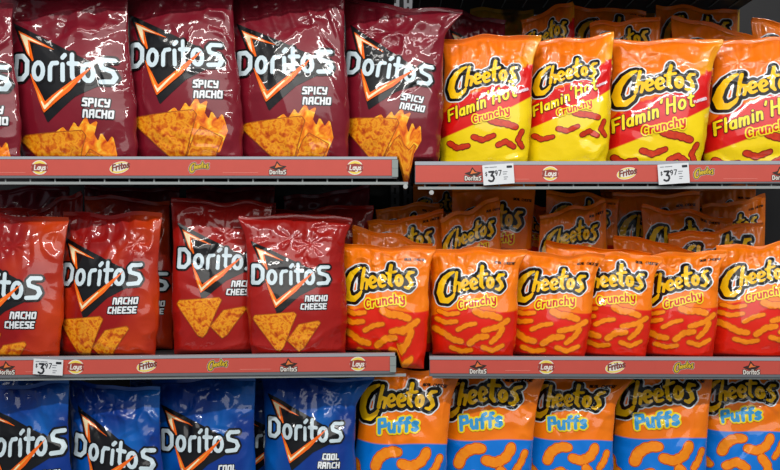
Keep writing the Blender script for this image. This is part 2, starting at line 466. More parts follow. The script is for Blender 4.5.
def cheetos_art(kind):
    dy = {'flamin': 7, 'crunchy': -3, 'puffs': -13}[kind]
    S = cheetos_lettering(); S[:, 1] += dy; S[:, 3] += dy
    if kind != 'flamin':
        S[:, :4] *= 1.0; S[:, 0] += 3; S[:, 2] += 3
    f = sd_segs(S)
    A = [('brand_lettering', 0, [('white', f, 4.7, 1.2), ('black', f, 3.4, 1.1), ('logo_yellow', f, 0.0, 0.7)], None)]
    def word(s, x, y, h, r, slant, rot, top, under, grow, part='flavour_lettering', base=3, bow=0, sx=1.0):
        q = sd_segs(text(s, x, y, h, r, slant, rot, 0.14, sx, bow))
        A.append((part, base, [(under, q, grow, 0.7), (top, q, 0, 0.5)], None))
    if kind == 'flamin':
        a = text('Flamin', 6, 98, 13.5, 1.15, 0.28, 21, 0.13, 0.86); b = text("'", 47, 79, 13.5, 1.1, 0.28, 19); c = text('Hot', 53, 80, 16, 1.25, 0.28, 19, 0.14, 0.92)
        q = U(a, b, c)
        A.append(('flavour_lettering', 3, [('deep', q, 0.7, 0.7), ('yellow', q, 0, 0.5)], None))
        word('(runchy', 33, 102, 9.0, 0.85, 0.1, 15, 'red', 'yellow', 1.35, 'style_lettering', 5)
        word('FLAVORED', 80, 68, 2.6, 0.3, 0.1, 21, 'white', 'pink', 0.35, 'small_print', 3)
        h = curl_segs([(52, 99), (60, 102), (68, 103), (80, 107)], 3.8)
        h2 = curl_segs([(62, 128), (70, 124), (80, 130)], 3.2); h3 = curl_segs([(8, 124), (16, 130), (28, 128)], 3.2); h4 = curl_segs([(88, 112), (84, 122), (90, 130)], 3.0)
        h5 = curl_segs([(34, 118), (44, 122), (56, 117)], 3.2)
        q = U(h, h2, h3, h4, h5)
        A.append(('cheese_curl_picture', 1, [('hot_edge', q, 0.4, 1.0), ('hot', q, -0.5, 0.9)], None))
    elif kind == 'crunchy':
        word('(runchy', 31, 67.5, 9.6, 0.9, 0.12, 11, 'red', 'yellow', 1.5, base=4, bow=1.0)
        word('REAL CHEESE', 72, 12.5, 2.8, 0.26, 0, -2, 'black', 'black', 0.0, 'small_print', 0)
        cs = [curl_segs([(50, 69), (58, 73), (67, 73), (78, 77)], 4.3), curl_segs([(88, 80), (78, 87), (68, 90), (60, 92)], 3.6),
              curl_segs([(82, 90), (78, 98), (70, 106)], 3.6), curl_segs([(4, 92), (14, 97), (24, 104), (34, 106)], 4.0),
              curl_segs([(44, 108), (54, 100), (64, 99)], 4.0), curl_segs([(6, 80), (16, 84), (28, 82)], 3.2), curl_segs([(30, 92), (40, 86), (50, 84)], 3.0),
              curl_segs([(8, 70), (18, 74), (30, 72)], 3.0), curl_segs([(22, 114), (34, 118), (46, 116)], 3.2), curl_segs([(60, 112), (72, 116), (84, 110)], 3.2)]
        q = U(*cs)
        A.append(('cheese_curl_picture', 1, [('curl_edge', q, 0.35, 1.1), ('curl', q, -0.6, 0.9)], None))
    else:
        word('Puffs', 28, 62, 13.5, 1.8, 0.05, 9, 'lblue', 'yellow', 1.7, base=4, bow=0.5)
        word('REAL CHEESE', 68, 9.5, 3.0, 0.30, 0, -6, 'black', 'black', 0.0, 'small_print', 0)
        cs = [curl_segs([(29, 96), (31, 88), (36, 82), (44, 79), (50, 79)], 5.2), curl_segs([(55, 90), (64, 92), (73, 88), (78, 80), (79, 76)], 5.0),
              curl_segs([(70, 100), (76, 108), (78, 122)], 5.0), curl_segs([(93, 82), (89, 92), (84, 99)], 3.6), curl_segs([(8, 96), (10, 106), (18, 112)], 4.6),
              curl_segs([(34, 112), (44, 106), (54, 112)], 5.0), curl_segs([(20, 128), (32, 124), (42, 132)], 5.0), curl_segs([(58, 130), (70, 136), (84, 130)], 5.0)]
        q = U(*cs)
        A.append(('cheese_puff_picture', 1, [('curl_edge', q, 0.35, 1.2), ('curl', q, -0.7, 1.1)], None))
    return A

def bake(A):
    """2D meshes of every layer, computed once per kind of bag"""
    out = []
    for part, base, layers, lab in A:
        out.append((part, lab, [(mat, base + i + 1, *mesh2d(f, lv, cell)) for i, (mat, f, lv, cell) in enumerate(layers)]))
    return out

ART = {k: bake(doritos_art(k)) for k in ('spicy', 'nacho', 'blue')}
ART['nachored'] = ART['nacho']
ART.update({k: bake(cheetos_art(k)) for k in ('flamin', 'crunchy', 'puffs')})
ART['potato'] = []

# ------------------------------------------------------------------ object helpers
def thing(name, loc, label, cat, group=None):
    o = bpy.data.objects.new(name, None); COL.objects.link(o)
    o.location = loc; o.empty_display_size = 0.05
    o['label'] = label; o['category'] = cat
    if group: o['group'] = group
    return o

def mesh_obj(name, V, F, mats, parent=None, fm=None, uv=None, smooth=False):
    """V (n,3); F (m,k) array of equal-size faces; fm material index per face; uv (n,2) per vertex"""
    me = bpy.data.meshes.new(name)
    V = np.asarray(V, np.float32); F = np.asarray(F, np.int32); k = F.shape[1]
    me.vertices.add(len(V)); me.vertices.foreach_set('co', V.ravel())
    me.loops.add(F.size); me.loops.foreach_set('vertex_index', F.ravel())
    me.polygons.add(len(F))
    me.polygons.foreach_set('loop_start', np.arange(0, F.size, k, dtype=np.int32))
    me.polygons.foreach_set('loop_total', np.full(len(F), k, np.int32))
    if fm is not None: me.polygons.foreach_set('material_index', np.asarray(fm, np.int32))
    me.polygons.foreach_set('use_smooth', np.full(len(F), smooth, bool))
    if uv is not None:
        l = me.uv_layers.new(name='art'); l.data.foreach_set('uv', np.asarray(uv, np.float32)[F.ravel()].ravel())
    for m in mats: me.materials.append(m)
    me.update(calc_edges=True)
    o = bpy.data.objects.new(name, me); COL.objects.link(o)
    if parent: o.parent = parent
    return o

class MB:
    """collects boxes and round bars into one mesh"""
    def __init__(s): s.V = []; s.F = []; s.fm = []
    def box(s, x0, x1, y0, y1, z0, z1, m=0, dz1=0.0, bev=0.0):
        """dz1 lifts the x1 end, for a shelf that hangs a touch off level"""
        n = len(s.V)
        for (x, y, z) in ((x0, y0, z0), (x1, y0, z0 + dz1), (x1, y1, z0 + dz1), (x0, y1, z0), (x0, y0, z1), (x1, y0, z1 + dz1), (x1, y1, z1 + dz1), (x0, y1, z1)):
            s.V.append((x, y, z))
        for f in ((0, 3, 2, 1), (4, 5, 6, 7), (0, 1, 5, 4), (1, 2, 6, 5), (2, 3, 7, 6), (3, 0, 4, 7)):
            s.F.append([n + i for i in f]); s.fm.append(m)
    def rod(s, a, b, r, m=0, n=10):
        a = np.array(a, float); b = np.array(b, float); d = (b - a) / np.linalg.norm(b - a)
        u = np.cross(d, (0, 0, 1.0)); u = u / np.linalg.norm(u) if np.linalg.norm(u) > .1 else np.array((1.0, 0, 0))
        w = np.cross(d, u); k = len(s.V)
        for p in (a, b):
            for i in range(n):
                t = 2 * PI * i / n
                s.V.append(tuple(p + r * (u * math.cos(t) + w * math.sin(t))))
        for i in range(n):
            j = (i + 1) % n
            s.F.append([k + i, k + j, k + n + j, k + n + i]); s.fm.append(m)
        ca = len(s.V); s.V.append(tuple(a)); s.V.append(tuple(b))
        for i in range(0, n, 2):
            s.F.append([ca, k + (i + 2) % n, k + i + 1, k + i]); s.fm.append(m)
            s.F.append([ca + 1, k + n + i, k + n + i + 1, k + n + (i + 2) % n]); s.fm.append(m)
    def build(s, name, mats, parent=None, off=(0, 0, 0)):
        V = np.array(s.V) - np.array(off)
        return mesh_obj(name, V, s.F, mats if isinstance(mats, list) else [mats], parent, s.fm)

# ------------------------------------------------------------------ the setting
def structure(o):
    o['kind'] = 'structure'; return o
b = MB(); b.box(-2.2, 2.2, 0.56, 0.60, -1.30, 1.30); structure(b.build('wall_back', M['back']))
b = MB(); b.box(-2.2, 2.2, -3.2, 0.60, -1.36, -1.30); structure(b.build('floor', M['floor']))

# slotted uprights between the two bays
def upright(x, lab):
    t = thing('shelf_upright', (x, 0.54, -1.30), lab, 'shelf upright', 'slotted steel uprights in the gap between the shelf bays')
    b = MB(); b.box(-0.011, 0.011, -0.012, 0.015, 0, 2.5); b.build('post', M['upright'], t)
    b = MB()
    for k in range(60):
        z = 0.6 + k * 0.026
        b.box(-0.003, 0.003, -0.0128, -0.0118, z, z + 0.016)
    s = b.build('slot_row', M['slot'], t)
    return t
for px, lab in ((395, 'slotted grey steel upright in the gap, nearer the tortilla chip shelves'), (408, 'slotted grey steel upright in the gap, nearer the cheese snack shelves')):
    x, _ = W(px, 200, 0.53)
    upright(x, lab)

# ------------------------------------------------------------------ shelves with their price rails
def sticker(name, kind, cx, cz, y, parent, off):
    """a small printed brand mark on the paper strip; cx, cz in metres"""
    s = PX
    def T(p): return np.stack([cx + p[:, 0] * s, np.full(len(p), y), cz - p[:, 1] * s], 1)
    def txt(w, x, yb, h, r, **k): return sd_segs(text(w, x, yb, h, r, **k))
    if kind == 'lays':
        w = txt('Lays', -5.6, 2.4, 5.0, 0.50, slant=0.15, gap=0.06)
        L = [('pwhite', sd_ellipse(0, 0, 8.2, 7.2), 0, .6), ('pyellow', sd_ellipse(0, 0, 7.2, 6.4), 0, .6), ('pred', sd_poly([(-8, -3), (0, -4.2), (8, -3), (8, 3.4), (0, 4.4), (-8, 3.4)]), 0, .6), ('pwhite', w, 0, .28)]
    elif kind == 'fritos':
        w = txt('Fritos', -7.4, 3.4, 5.8, 0.5, slant=0.2, gap=0.06, rot=12)
        L = [('pwhite', sd_ellipse(0, 0, 10.2, 5.8, -14), 0, .6), ('pyellow', sd_ellipse(0, 0, 9.6, 5.2, -14), 0, .6), ('pwhite', sd_ellipse(0.4, -0.3, 8.6, 3.9, -14), 0, .6), ('pblack', w, 0.22, .3), ('pred', w, -0.15, .25)]
    elif kind == 'cheetos':
        S = cheetos_lettering() * np.array([.25, .25, .25, .25, .23, .23]); S[:, [0, 2]] -= 11; S[:, [1, 3]] -= 10.8
        w = sd_segs(S)
        L = [('pwhite', w, 1.0, .4), ('pblack', w, 0.75, .4), ('pgold', w, 0.1, .26)]
    else:
        S = doritos_lettering() * np.array([.185, .2, .185, .2, .2, .2]); S[:, [0, 2]] -= 9.6; S[:, [1, 3]] -= 7.2 + 1.2
        w = sd_segs(S); S[:, [1, 3]] += 0
        S2 = S.copy(); S2[:, [1, 3]] += -0.8; w = sd_segs(S2)
        L = [('pblack', sd_poly([(-9, -1.5), (-3, -3.4), (-1, -8.0), (3, -3.4), (9, -2.6), (4, 1.2), (-3, 1.2)]), 0, .6), ('porange', sd_poly([(-3, -0.6), (-0.6, -5.8), (1.4, -3.0), (5, -2.0), (0.4, -1.6)]), 0, .5),
             ('pblack', w, 0.65, .35), ('pwhite', w, 0.0, .22)]
        T0 = T
        def T(p): return T0(p + np.array([0, 1.2]))
    V = []; F = []; fm = []; mats = []; n = 0
    for i, (m, f, lv, c) in enumerate(L):
        p, t = mesh2d(f, lv, c)
        v = T(p); v[:, 1] -= 0.00012 * (i + 1)
        V.append(v); F.append(t + n); fm += [i] * len(t); n += len(v); mats.append(M[m])
    V = np.concatenate(V) - np.array(off)
    return mesh_obj(name, V, np.concatenate(F), mats, parent, fm)

def shelf(x0, x1, ytop, yend, h_lip, h_paper, h_low, gap, label, marks, lines, cap_w=0, tickdx=24.8, endpegs=(), deep=0.5):
    """x0,x1,ytop... in photo pixels on the rail plane; yend = top edge at the x1 end"""
    X0, Z0 = W(x0, ytop); X1, Z1 = W(x1, yend)
    slope = (Z1 - Z0) / (X1 - X0); dz = Z1 - Z0
    t = thing('shelf', ((X0 + X1) / 2, 0.25, (Z0 + Z1) / 2 - 0.02), label, 'shelf', 'metal shelves of the snack display')
    off = t.location[:]
    zl = Z0 - h_lip * PX; zp = zl - h_paper * PX; zb = zp - h_low * PX
    b = MB()
    b.box(X0, X1, -0.003, 0.010, zl, Z0, 0, dz); b.box(X0, X1, -0.001, 0.008, zp, zl, 1, dz); b.box(X0, X1, -0.003, 0.010, zb, zp, 1, dz)
    b.build('price_rail', [M['rail'], M['rail_dark']], t, off)
    xe = X1 - cap_w * PX
    b = MB(); b.box(X0 + 0.001, xe, -0.0022, -0.0012, zp + 0.0006, zl - 0.0006, 0, dz * (xe - X0) / (X1 - X0))
    strip = b.build('paper_strip', M['coral'], t, off); strip['label'] = 'coral paper strip'
    if cap_w:
        b = MB(); zz = slope * (xe - X0)
        b.box(xe, X1 + 0.002, -0.005, 0.012, zp - 0.002 + zz, zl - 0.001 + zz, 0); b.box(xe, X1 + 0.002, -0.0056, -0.004, zl - 0.018 + zz, zl - 0.0165 + zz, 0)
        b.build('end_cap', M['cap'], t, off)
    for kind, px in marks:
        xc, _ = W(px, 0)
        zc = (zl + zp) / 2 + slope * (xc - X0)
        m = sticker('brand_mark', kind, xc, zc, -0.0023, strip, off)
    b = MB(); some = False
    for (la, lb) in lines:
        a, _ = W(la, 0); c, _ = W(lb, 0)
        z = zp + 0.006 + slope * (a - X0)
        b.box(a, c, -0.0025, -0.0022, z, z + 0.0007, 0, slope * (c - a)); some = True
    if some: b.build('fine_print_line', M['pline'], strip, off)
    # deck and the wire grid under it
    zd = Z0 - 0.010
    b = MB(); b.box(X0 + 0.004, X1 - 0.004, 0.011, deep, zd - 0.012, zd, 0, dz); b.build('deck', M['deck'], t, off)
    b = MB(); zw = zb - gap * PX
    b.box(X0 + 0.006, X1 + (0.022 if cap_w else -0.002), 0.001, 0.006, zw - 0.003, zw + 0.0022, 0, dz)
    x = X0 + 0.02
    while x < X1 - 0.004:
        zz = slope * (x - X0)
        b.rod((x, 0.004, zw + zz), (x, 0.004, zb + 0.002 + zz), 0.0016, 0, 8)
        b.rod((x, 0.004, zb + 0.001 + zz), (x, 0.02, zd - 0.0135 + zz), 0.0016, 0, 8); b.rod((x, 0.02, zd - 0.0135 + zz), (x, deep - 0.08, zd - 0.0135 + zz), 0.0016, 0, 8)
        x += tickdx * PX
    b.rod((X0 + 0.01, deep * .4, zd - 0.0135), (X1 - 0.002, deep * .4, zd - 0.0135 + dz), 0.0026)
    b.build('wire_grid', M['wire'], t, off)
    for px, py in endpegs:
        a, c = W(px, py)
        b = MB(); b.rod((a, -0.002, c), (a, 0.02, c), 0.0046, 0, 16); b.build('peg', M['peg'], t, off)
    return Z0 - 0.010, slope, X0

R = {}
R['TL'] = shelf(-30, 397, 156.6, 156.8, 2.6, 16.6, 2.4, 4.6, 'long metal shelf with coral rail holding the burgundy tortilla chip bags',
                [('doritos', -18), ('lays', 40), ('fritos', 120), ('cheetos', 200), ('doritos', 278), ('lays', 355)], [(0, 26), (223, 258)], 5, endpegs=((405.5, 186.5),))
R['TR'] = shelf(415, 815, 161.6, 160.8, 3.6, 17.4, 1.4, 3.8, 'metal shelf with coral rail holding the orange and yellow hot cheese snack bags',
                [('doritos', 473), ('lays', 550), ('fritos', 626.5), ('cheetos', 704), ('doritos', 780)], [(507, 529), (723, 757)], 0, endpegs=((431.5, 192.5),))
R['ML'] = shelf(-30, 395, 357.6, 353.0, 2.8, 15.0, 2.6, 1.6, 'long metal shelf with coral rail holding the red tortilla chip bags',
                [('doritos', 7), ('lays', 76), ('fritos', 147), ('cheetos', 218.5), ('doritos', 289), ('lays', 358)], [(26, 60), (240, 271)], 5)
R['MR'] = shelf(429.5, 815, 356.4, 357.6, 3.0, 14.0, 2.6, 0.8, 'shorter metal shelf with coral rail holding the orange crunchy cheese snack bags',
                [('doritos', 478), ('lays', 546), ('fritos', 615), ('cheetos', 684), ('doritos', 751)], [(505, 530)], 0)
R['BL'] = shelf(-30, 397, 556, 553, 2.8, 15.0, 2.6, 1.6, 'lowest metal shelf under the blue tortilla chip bags', [], [], 5)
R['BR'] = shelf(429, 815, 556, 556, 2.8, 15.0, 2.6, 1.6, 'lowest metal shelf under the orange and blue puff bags', [], [], 0)
R['UL'] = shelf(-30, 397, -50, -50, 2.6, 16.6, 2.4, 4.6, 'upper metal shelf above the burgundy tortilla chip bags', [], [], 5, deep=0.44)
R['UR'] = shelf(415, 815, -50, -50, 2.6, 16.6, 2.4, 4.6, 'upper metal shelf above the hot cheese snack bags', [], [], 0, deep=0.44)

# paper price labels
def price_label(px, py, w, h, tilt, label):
    cx, cz = W(px, py)
    t = thing('price_label', (cx, -0.0075, cz), label, 'price label', 'white paper price labels on the rails')
    t.rotation_euler = (0, math.radians(tilt), 0)
    n = 10
    xs = np.linspace(-w / 2, w / 2, n) * PX
    V = []; F = []
    def curve(x): return -0.0012 * (1 - (x / (w / 2 * PX)) ** 2)
    for j, dy in enumerate((0, 0.0004)):
        for zz in (-h / 2 * PX, h / 2 * PX):
            for x in xs: V.append((x, curve(x) + dy, zz))
    for i in range(n - 1):
        F.append((i, i + 1, n + i + 1, n + i)); F.append((2 * n + i, 3 * n + i, 3 * n + i + 1, 2 * n + i + 1))
        F.append((i, 2 * n + i, 2 * n + i + 1, i + 1)); F.append((n + i, n + i + 1, 3 * n + i + 1, 3 * n + i))
    F.append((0, n, 3 * n, 2 * n)); F.append((n - 1, 3 * n - 1, 4 * n - 1, 2 * n - 1))
    mesh_obj('paper', V, F, [M['paper']], t)
    def pr(name, fs, mat):
        VV = []; FF = []; k = 0
        for f, lv, c in fs:
            p, q = mesh2d(f, lv, c)
            x = p[:, 0] * PX
            VV.append(np.stack([x, -0.0012 * (1 - (x / (w / 2 * PX)) ** 2) - 0.0002, -p[:, 1] * PX], 1)); FF.append(q + k); k += len(p)
        return mesh_obj(name, np.concatenate(VV), np.concatenate(FF), [M[mat]], t)
    pr('price_digits', [(sd_segs(text('3', -w / 2 + 5.0, 6.8, 10.5, 0.95, 0.05)), 0, .45), (sd_segs(text('97', -w / 2 + 11.6, 1.2, 5.2, 0.45, 0.05)), 0, .3),
                        (sd_segs(text('$', -w / 2 + 2.2, 1.0, 4.0, 0.28)), 0, .25), (sd_poly([(w / 2 - 7, -h / 2 + 2), (w / 2 - 1.5, -h / 2 + 2), (w / 2 - 1.5, -h / 2 + 4.4), (w / 2 - 7, -h / 2 + 4.4)]), 0, .8)], 'ink')
    ln = [[(-w / 2 + 2.5, -h / 2 + 2.6), (-w / 2 + 6, -h / 2 + 2.6)], [(-w / 2 + 7.2, -h / 2 + 2.6), (-w / 2 + 14, -h / 2 + 2.6)], [(4.6, -2.0), (8.8, -2.0)], [(4.6, 0.2), (7.8, 0.2)], [(5.2, 3.2), (8.8, 3.2)], [(5.2, 5.2), (7.6, 5.2)]]
    pr('small_text_line', [(sd_segs(segs([l], 0.4)), 0, .4) for l in ln], 'grey_ink')
    return t
price_label(498, 174.5, 31, 20, -4, 'white price label under the leftmost orange and yellow bag')
price_label(672.5, 174.0, 31, 20, -4, 'white price label below the gap between third and fourth hot cheese snack bags')
price_label(49.5, 366.5, 29.5, 15.5, 3, 'white price label on the rail of the red tortilla chip bags')

# ------------------------------------------------------------------ bags
class Bag:
    def __init__(s, seed, tl, tr, bl, br, yc, D, lean, zdeck, crumple, sag=None, yaw=0.0, flare=(0, 0)):
        s.fl = (flare[0] * PX, flare[1] * PX)
        s.yaw = yaw
        s.sag = None
        if sag: s.sag = (W(sag[0], 0, yc)[0], W(sag[1], 0, yc)[0], sag[2] * PX)
        s.rng = np.random.RandomState(seed)
        s.yc, s.D, s.lean = yc, D, lean
        yt = yc + lean * 0.7
        s.TL = np.array(W(*tl, yt + yaw)); s.TR = np.array(W(*tr, yt - yaw))
        xb0, _ = W(bl, 0, yc - lean * 0.3 + yaw); xb1, _ = W(br, 0, yc - lean * 0.3 - yaw)
        s.BL = np.array((xb0, zdeck(xb0))); s.BR = np.array((xb1, zdeck(xb1)))
        s.wt = np.linalg.norm(s.TR - s.TL); s.wb = xb1 - xb0
        s.w = (s.wt + s.wb) / 2
        s.h = ((s.TL[1] + s.TR[1]) - (s.BL[1] + s.BR[1])) / 2
        s.Hu = 100 * s.h / s.w
        s.cr = crumple
        r = s.rng
        s.k1 = [(r.uniform(35, 110), r.uniform(0, PI), r.uniform(0, 6.28)) for _ in range(4)]
        s.k2 = [(r.uniform(130, 330), r.uniform(0, PI), r.uniform(0, 6.28)) for _ in range(5)]
        s.fold = [(r.uniform(7, 16), r.uniform(0, 6.28), r.uniform(.5, 1)) for _ in range(3)]
        s.wv = [(r.uniform(1.5, 5), r.uniform(0, 6.28), r.uniform(.3, 1)) for _ in range(3)]
        s.star = [(r.uniform(-.6, .6), r.uniform(.80, .95), r.uniform(0, 6.28), r.randint(5, 9)) for _ in range(2)]
        s.lines = []
        for _ in range(18):
            a = r.uniform(0, PI); q = r.uniform()
            cu = r.uniform(-.85, .85); cv = r.uniform(.68, .97) if q < .7 else r.uniform(.06, .9)
            s.lines.append((cu * s.w / 2, cv * s.h, math.cos(a), math.sin(a), r.uniform(.015, .045), r.uniform(.0014, .0034) * r.choice([-1, 1])))
        s.top = r.uniform(-1, 1)
    def relief(s, u, v):
        x = u * s.w / 2; z = v * s.h
        def field(ks):
            n = 0
            for k, a, ph in ks: n = n + np.sin(k * (x * math.cos(a) + z * math.sin(a)) + ph + 0.6 * np.sin(40 * x + 3 * ph))
            return n / len(ks) ** .5
        r1 = 1 - np.minimum(np.abs(field(s.k1)), 1.2); r2 = 1 - np.minimum(np.abs(field(s.k2)), 1.2)
        top = np.clip((v - .62) / .3, 0, 1); side = np.clip((np.abs(u) - .6) / .3, 0, 1); low = np.clip((.2 - v) / .15, 0, 1)
        mask = np.clip(.10 + .8 * top + .45 * side + .4 * low, 0, 1)
        d = s.cr * mask * (.0052 * r1 + .0006 * r2)
        # gathers that run down from the sealed edge
        f = 0
        for k, ph, am in s.fold: f = f + am * (np.abs(np.sin(k * u + ph + .8 * np.sin(2 * u + ph))) - .6)
        d = d + s.cr * .0042 * f * np.exp(-np.maximum(1 - v, 0) * s.h / .034) * (1 - .6 * np.exp(-(1 - v) * s.h / .004))
        for (cu, cv, ph, m) in s.star:
            dx = x - cu * s.w / 2; dz = z - cv * s.h; rr = np.hypot(dx, dz)
            d = d + s.cr * .003 * np.exp(-rr / .03) * np.clip(rr / .008, 0, 1) * (np.abs(np.sin(np.arctan2(dz, dx) * m / 2 + ph)) - .5)
        for (cx, cz, ca, sa, ln, am) in s.lines:
            a = (x - cx) * ca + (z - cz) * sa; b = -(x - cx) * sa + (z - cz) * ca
            d = d + s.cr * am * np.clip(1 - np.abs(b) / (ln * .45), 0, 1) * np.exp(-(a / ln) ** 2)
        return d
    def S(s, u, v, side=1, lift=0.0):
        """surface point; side 1 = front, -1 = back"""
        bulge = 1 - .022 * np.sin(PI * np.clip((v - .5) / .5, 0, 1)) * s.cr
        bulge = bulge + .04 * np.sin(PI * np.clip(v / .6, 0, 1))
        edge = np.abs(u) ** 4 * (.012 * np.sin(23 * v + 9 * s.top + np.sign(u)) + .007 * np.sin(51 * v + 5 * s.top)) * (1 - v)
        uu = u * (bulge + edge)
        P = (1 - v)[:, None] * ((1 - uu)[:, None] * s.BL + (1 + uu)[:, None] * s.BR) / 2 + v[:, None] * ((1 - uu)[:, None] * s.TL + (1 + uu)[:, None] * s.TR) / 2
        x, z = P[:, 0], P[:, 1]
        fv = np.clip((v - .84) / .16, 0, 1) ** 1.5
        x = x + fv * np.where(u > 0, s.fl[1] * u ** 2, -s.fl[0] * u ** 2)
        if s.sag:
            xa, xb, dp = s.sag
            z = z - dp * np.clip((x - xa) / .010, 0, 1) * np.clip((xb - x) / .010, 0, 1) * np.clip(1 - v / .3, 0, 1) ** 1.3
        q = np.clip(1 - np.abs(u) ** 2.5, 0, 1) ** .72
        t = np.clip((v - .32) / .68, 0, 1)
        g = np.where(v < .32, .72 + .28 * np.sin(PI / 2 * np.clip(v / .32, 0, 1)), 1 - t ** 1.75)
        g = g * np.clip(v / .035, 0, 1) ** .45
        half = .0007 + s.D * q * g
        rel = s.relief(u, v) if side > 0 else .4 * s.relief(-u, v)
        rel = rel * np.clip(q * 2.2, 0, 1) * np.clip(v / .06, 0, 1) * np.clip((1 - v) / .03 + .1, 0, 1)
        # the seal itself waves a little
        wave = 0
        for k, ph, am in s.wv: wave = wave + am * np.sin(k * u + ph)
        wave = wave * .0035 * np.clip((v - .8) / .2, 0, 1) ** 2
        zz = z + (.0045 * np.sin(s.wv[0][0] * 1.1 * u + s.wv[0][1]) + .002 * np.sin(7 * u + s.wv[1][1])) * np.clip((v - .75) / .25, 0, 1) * (1 - u ** 2 * .5)
        y = s.yc - s.yaw * u + s.lean * (v - .3) + wave * s.cr - side * (half + rel)
        out = np.stack([x, y, zz], 1)
        return out

def front_points(bag, u, v, lift):
    e = .006
    u = np.clip(u, -.985, .985); v = np.clip(v, .012, .992)
    P = bag.S(u, v); A = bag.S(np.clip(u + e, -1, 1), v); B = bag.S(u, np.clip(v + e, 0, 1))
    n = np.cross(A - P, B - P); n /= np.linalg.norm(n, axis=1)[:, None] + 1e-12
    n = np.where(n[:, 1:2] > 0, -n, n)
    return P + n * lift

SEEN = [0]
KIND_CAT = {'spicy': 'tortilla_chip_bag', 'nacho': 'tortilla_chip_bag', 'nachored': 'tortilla_chip_bag', 'blue': 'tortilla_chip_bag', 'crunchy': 'cheese_snack_bag', 'flamin': 'cheese_snack_bag', 'puffs': 'cheese_puff_bag', 'potato': 'potato_chip_bag'}
def bag(kind, row, tl, tr, bl, br, label, yc=.075, D=.048, lean=.03, cr=1.0, art=(0, 0, 1.0, 0), group=None, floor_py=None, sag=None, yaw=.024, flare=(0, 0)):
    SEEN[0] += 1
    zd, slope, X0 = R[row]
    if floor_py is not None:            # the corner of the bag that sags past the end of a shelf
        zd = W(0, floor_py, yc)[1]; slope = 0
    zdeck = lambda x: zd + slope * (x - X0) + .001
    s = Bag(SEEN[0] * 7 + 3, tl, tr, bl, br, yc, D, lean, zdeck, cr, sag, yaw, flare)
    base = np.array(((s.BL[0] + s.BR[0]) / 2, yc, s.BL[1]))
    t = thing(KIND_CAT[kind], base, label, 'cheese snack bag' if kind in ('crunchy', 'flamin', 'puffs') else 'chip bag', group)
    near = yc < .13
    nu, nv = (96, 132) if near else (60, 80)
    # body: front and back sheets that meet along the sides, the base and the sealed top
    us = np.sin(np.linspace(-PI / 2, PI / 2, nu + 1)) * .35 + np.linspace(-1, 1, nu + 1) * .65
    vs = np.linspace(0, 1, nv + 1); vs = vs + .0 * vs
    Ug, Vg = np.meshgrid(us, vs)
    uf, vf = Ug.ravel(), Vg.ravel()
    PF = s.S(uf, vf, 1); PB = s.S(uf, vf, -1)
    V = np.concatenate([PF, PB]) - base
    N = len(uf); i = (np.arange(nv)[:, None] * (nu + 1) + np.arange(nu)[None]).ravel()
    Fq = np.stack([i, i + 1, i + nu + 2, i + nu + 1], 1)
    Bq = np.stack([i, i + nu + 1, i + nu + 2, i + 1], 1) + N
    # merge the rims by pointing the back sheet's border at the front sheet's
    rim = np.arange(2 * N)
    isr = (np.abs(uf) > .9999)
    rim[N:][isr] = np.arange(N)[isr]
    F = np.concatenate([Fq, rim[Bq]])
    row_b = np.arange(nu); row_t = nv * (nu + 1) + np.arange(nu)
    cap = [rim[np.stack([row_b + 1, row_b, row_b + N, row_b + 1 + N], 1)], rim[np.stack([row_t, row_t + 1, row_t + 1 + N, row_t + N], 1)]]
    F = np.concatenate([F] + cap)
    ax, ay, asc, arot = art
    def art_uv(u, v):
        return np.stack([(u + 1) / 2, (1 - v) * s.Hu / 100], 1)
    def to_art(X, Y):               # bag units -> artwork units
        return X, Y
    uvF = art_uv(uf, vf)
    # the printed colour fields move with the artwork
    uvF = np.stack([((uvF[:, 0] * 100 - 50 - ax) / asc + 50) / 100, (uvF[:, 1] * 100 - ay) / asc / 100], 1)
    used = np.zeros(2 * N, bool); used[F.ravel()] = True
    F = F[:, :]
    remap = np.cumsum(used) - 1
    Vc = V[used]; UVc = np.concatenate([uvF, uvF])[used]; Fc = remap[F]
    mesh_obj('bag_body', Vc, Fc, [M[kind]], t, uv=UVc, smooth=True)
    # crimped seal along the top
    nsu = 120 if near else 60
    hu = .0095
    us2 = np.linspace(-1, 1, nsu + 1)
    P1 = s.S(us2, np.ones(nsu + 1), 1); P2 = s.S(us2, np.ones(nsu + 1), -1); mid = (P1 + P2) / 2
    up = np.array((mid[:, 0] - s.BL[0]) * 0); 
    rows = []
    nr = 7
    rr = s.rng
    flop = rr.uniform(-.5, 1.1)
    tilt = (s.TR[1] - s.TL[1]) / (s.TR[0] - s.TL[0])
    for sgn in (-1, 1):
        for k in range(nr + 1):
            f = k / nr
            crimp = .00035 * math.cos(k * PI)
            dy = -flop * .006 * f * f + .0012 * f * np.sin(9 * us2 + s.top * 4)
            zz = mid[:, 2] - .0012 + hu * f
            xx = mid[:, 0] - tilt * hu * f
            rows.append(np.stack([xx, mid[:, 1] + dy + sgn * .0006 + crimp, zz], 1))
    V2 = np.concatenate(rows) - base; m = nsu + 1
    F2 = []
    for sg in (0, 1):
        for k in range(nr):
            a = (sg * (nr + 1) + k) * m + np.arange(nsu)
            q = np.stack([a, a + 1, a + m + 1, a + m], 1)
            F2.append(q if sg == 0 else q[:, ::-1])
    o2 = (nr + 1) * m
    a = np.arange(nsu); F2.append(np.stack([a, a + o2, a + o2 + 1, a + 1], 1))
    a = nr * m + np.arange(nsu); F2.append(np.stack([a, a + 1, a + o2 + 1, a + o2], 1))
    ks = np.arange(nr) * m
    F2.append(np.stack([ks, ks + m, ks + m + o2, ks + o2], 1)); ks = ks + nsu; F2.append(np.stack([ks, ks + o2, ks + m + o2, ks + m], 1))
    F2 = np.concatenate(F2)
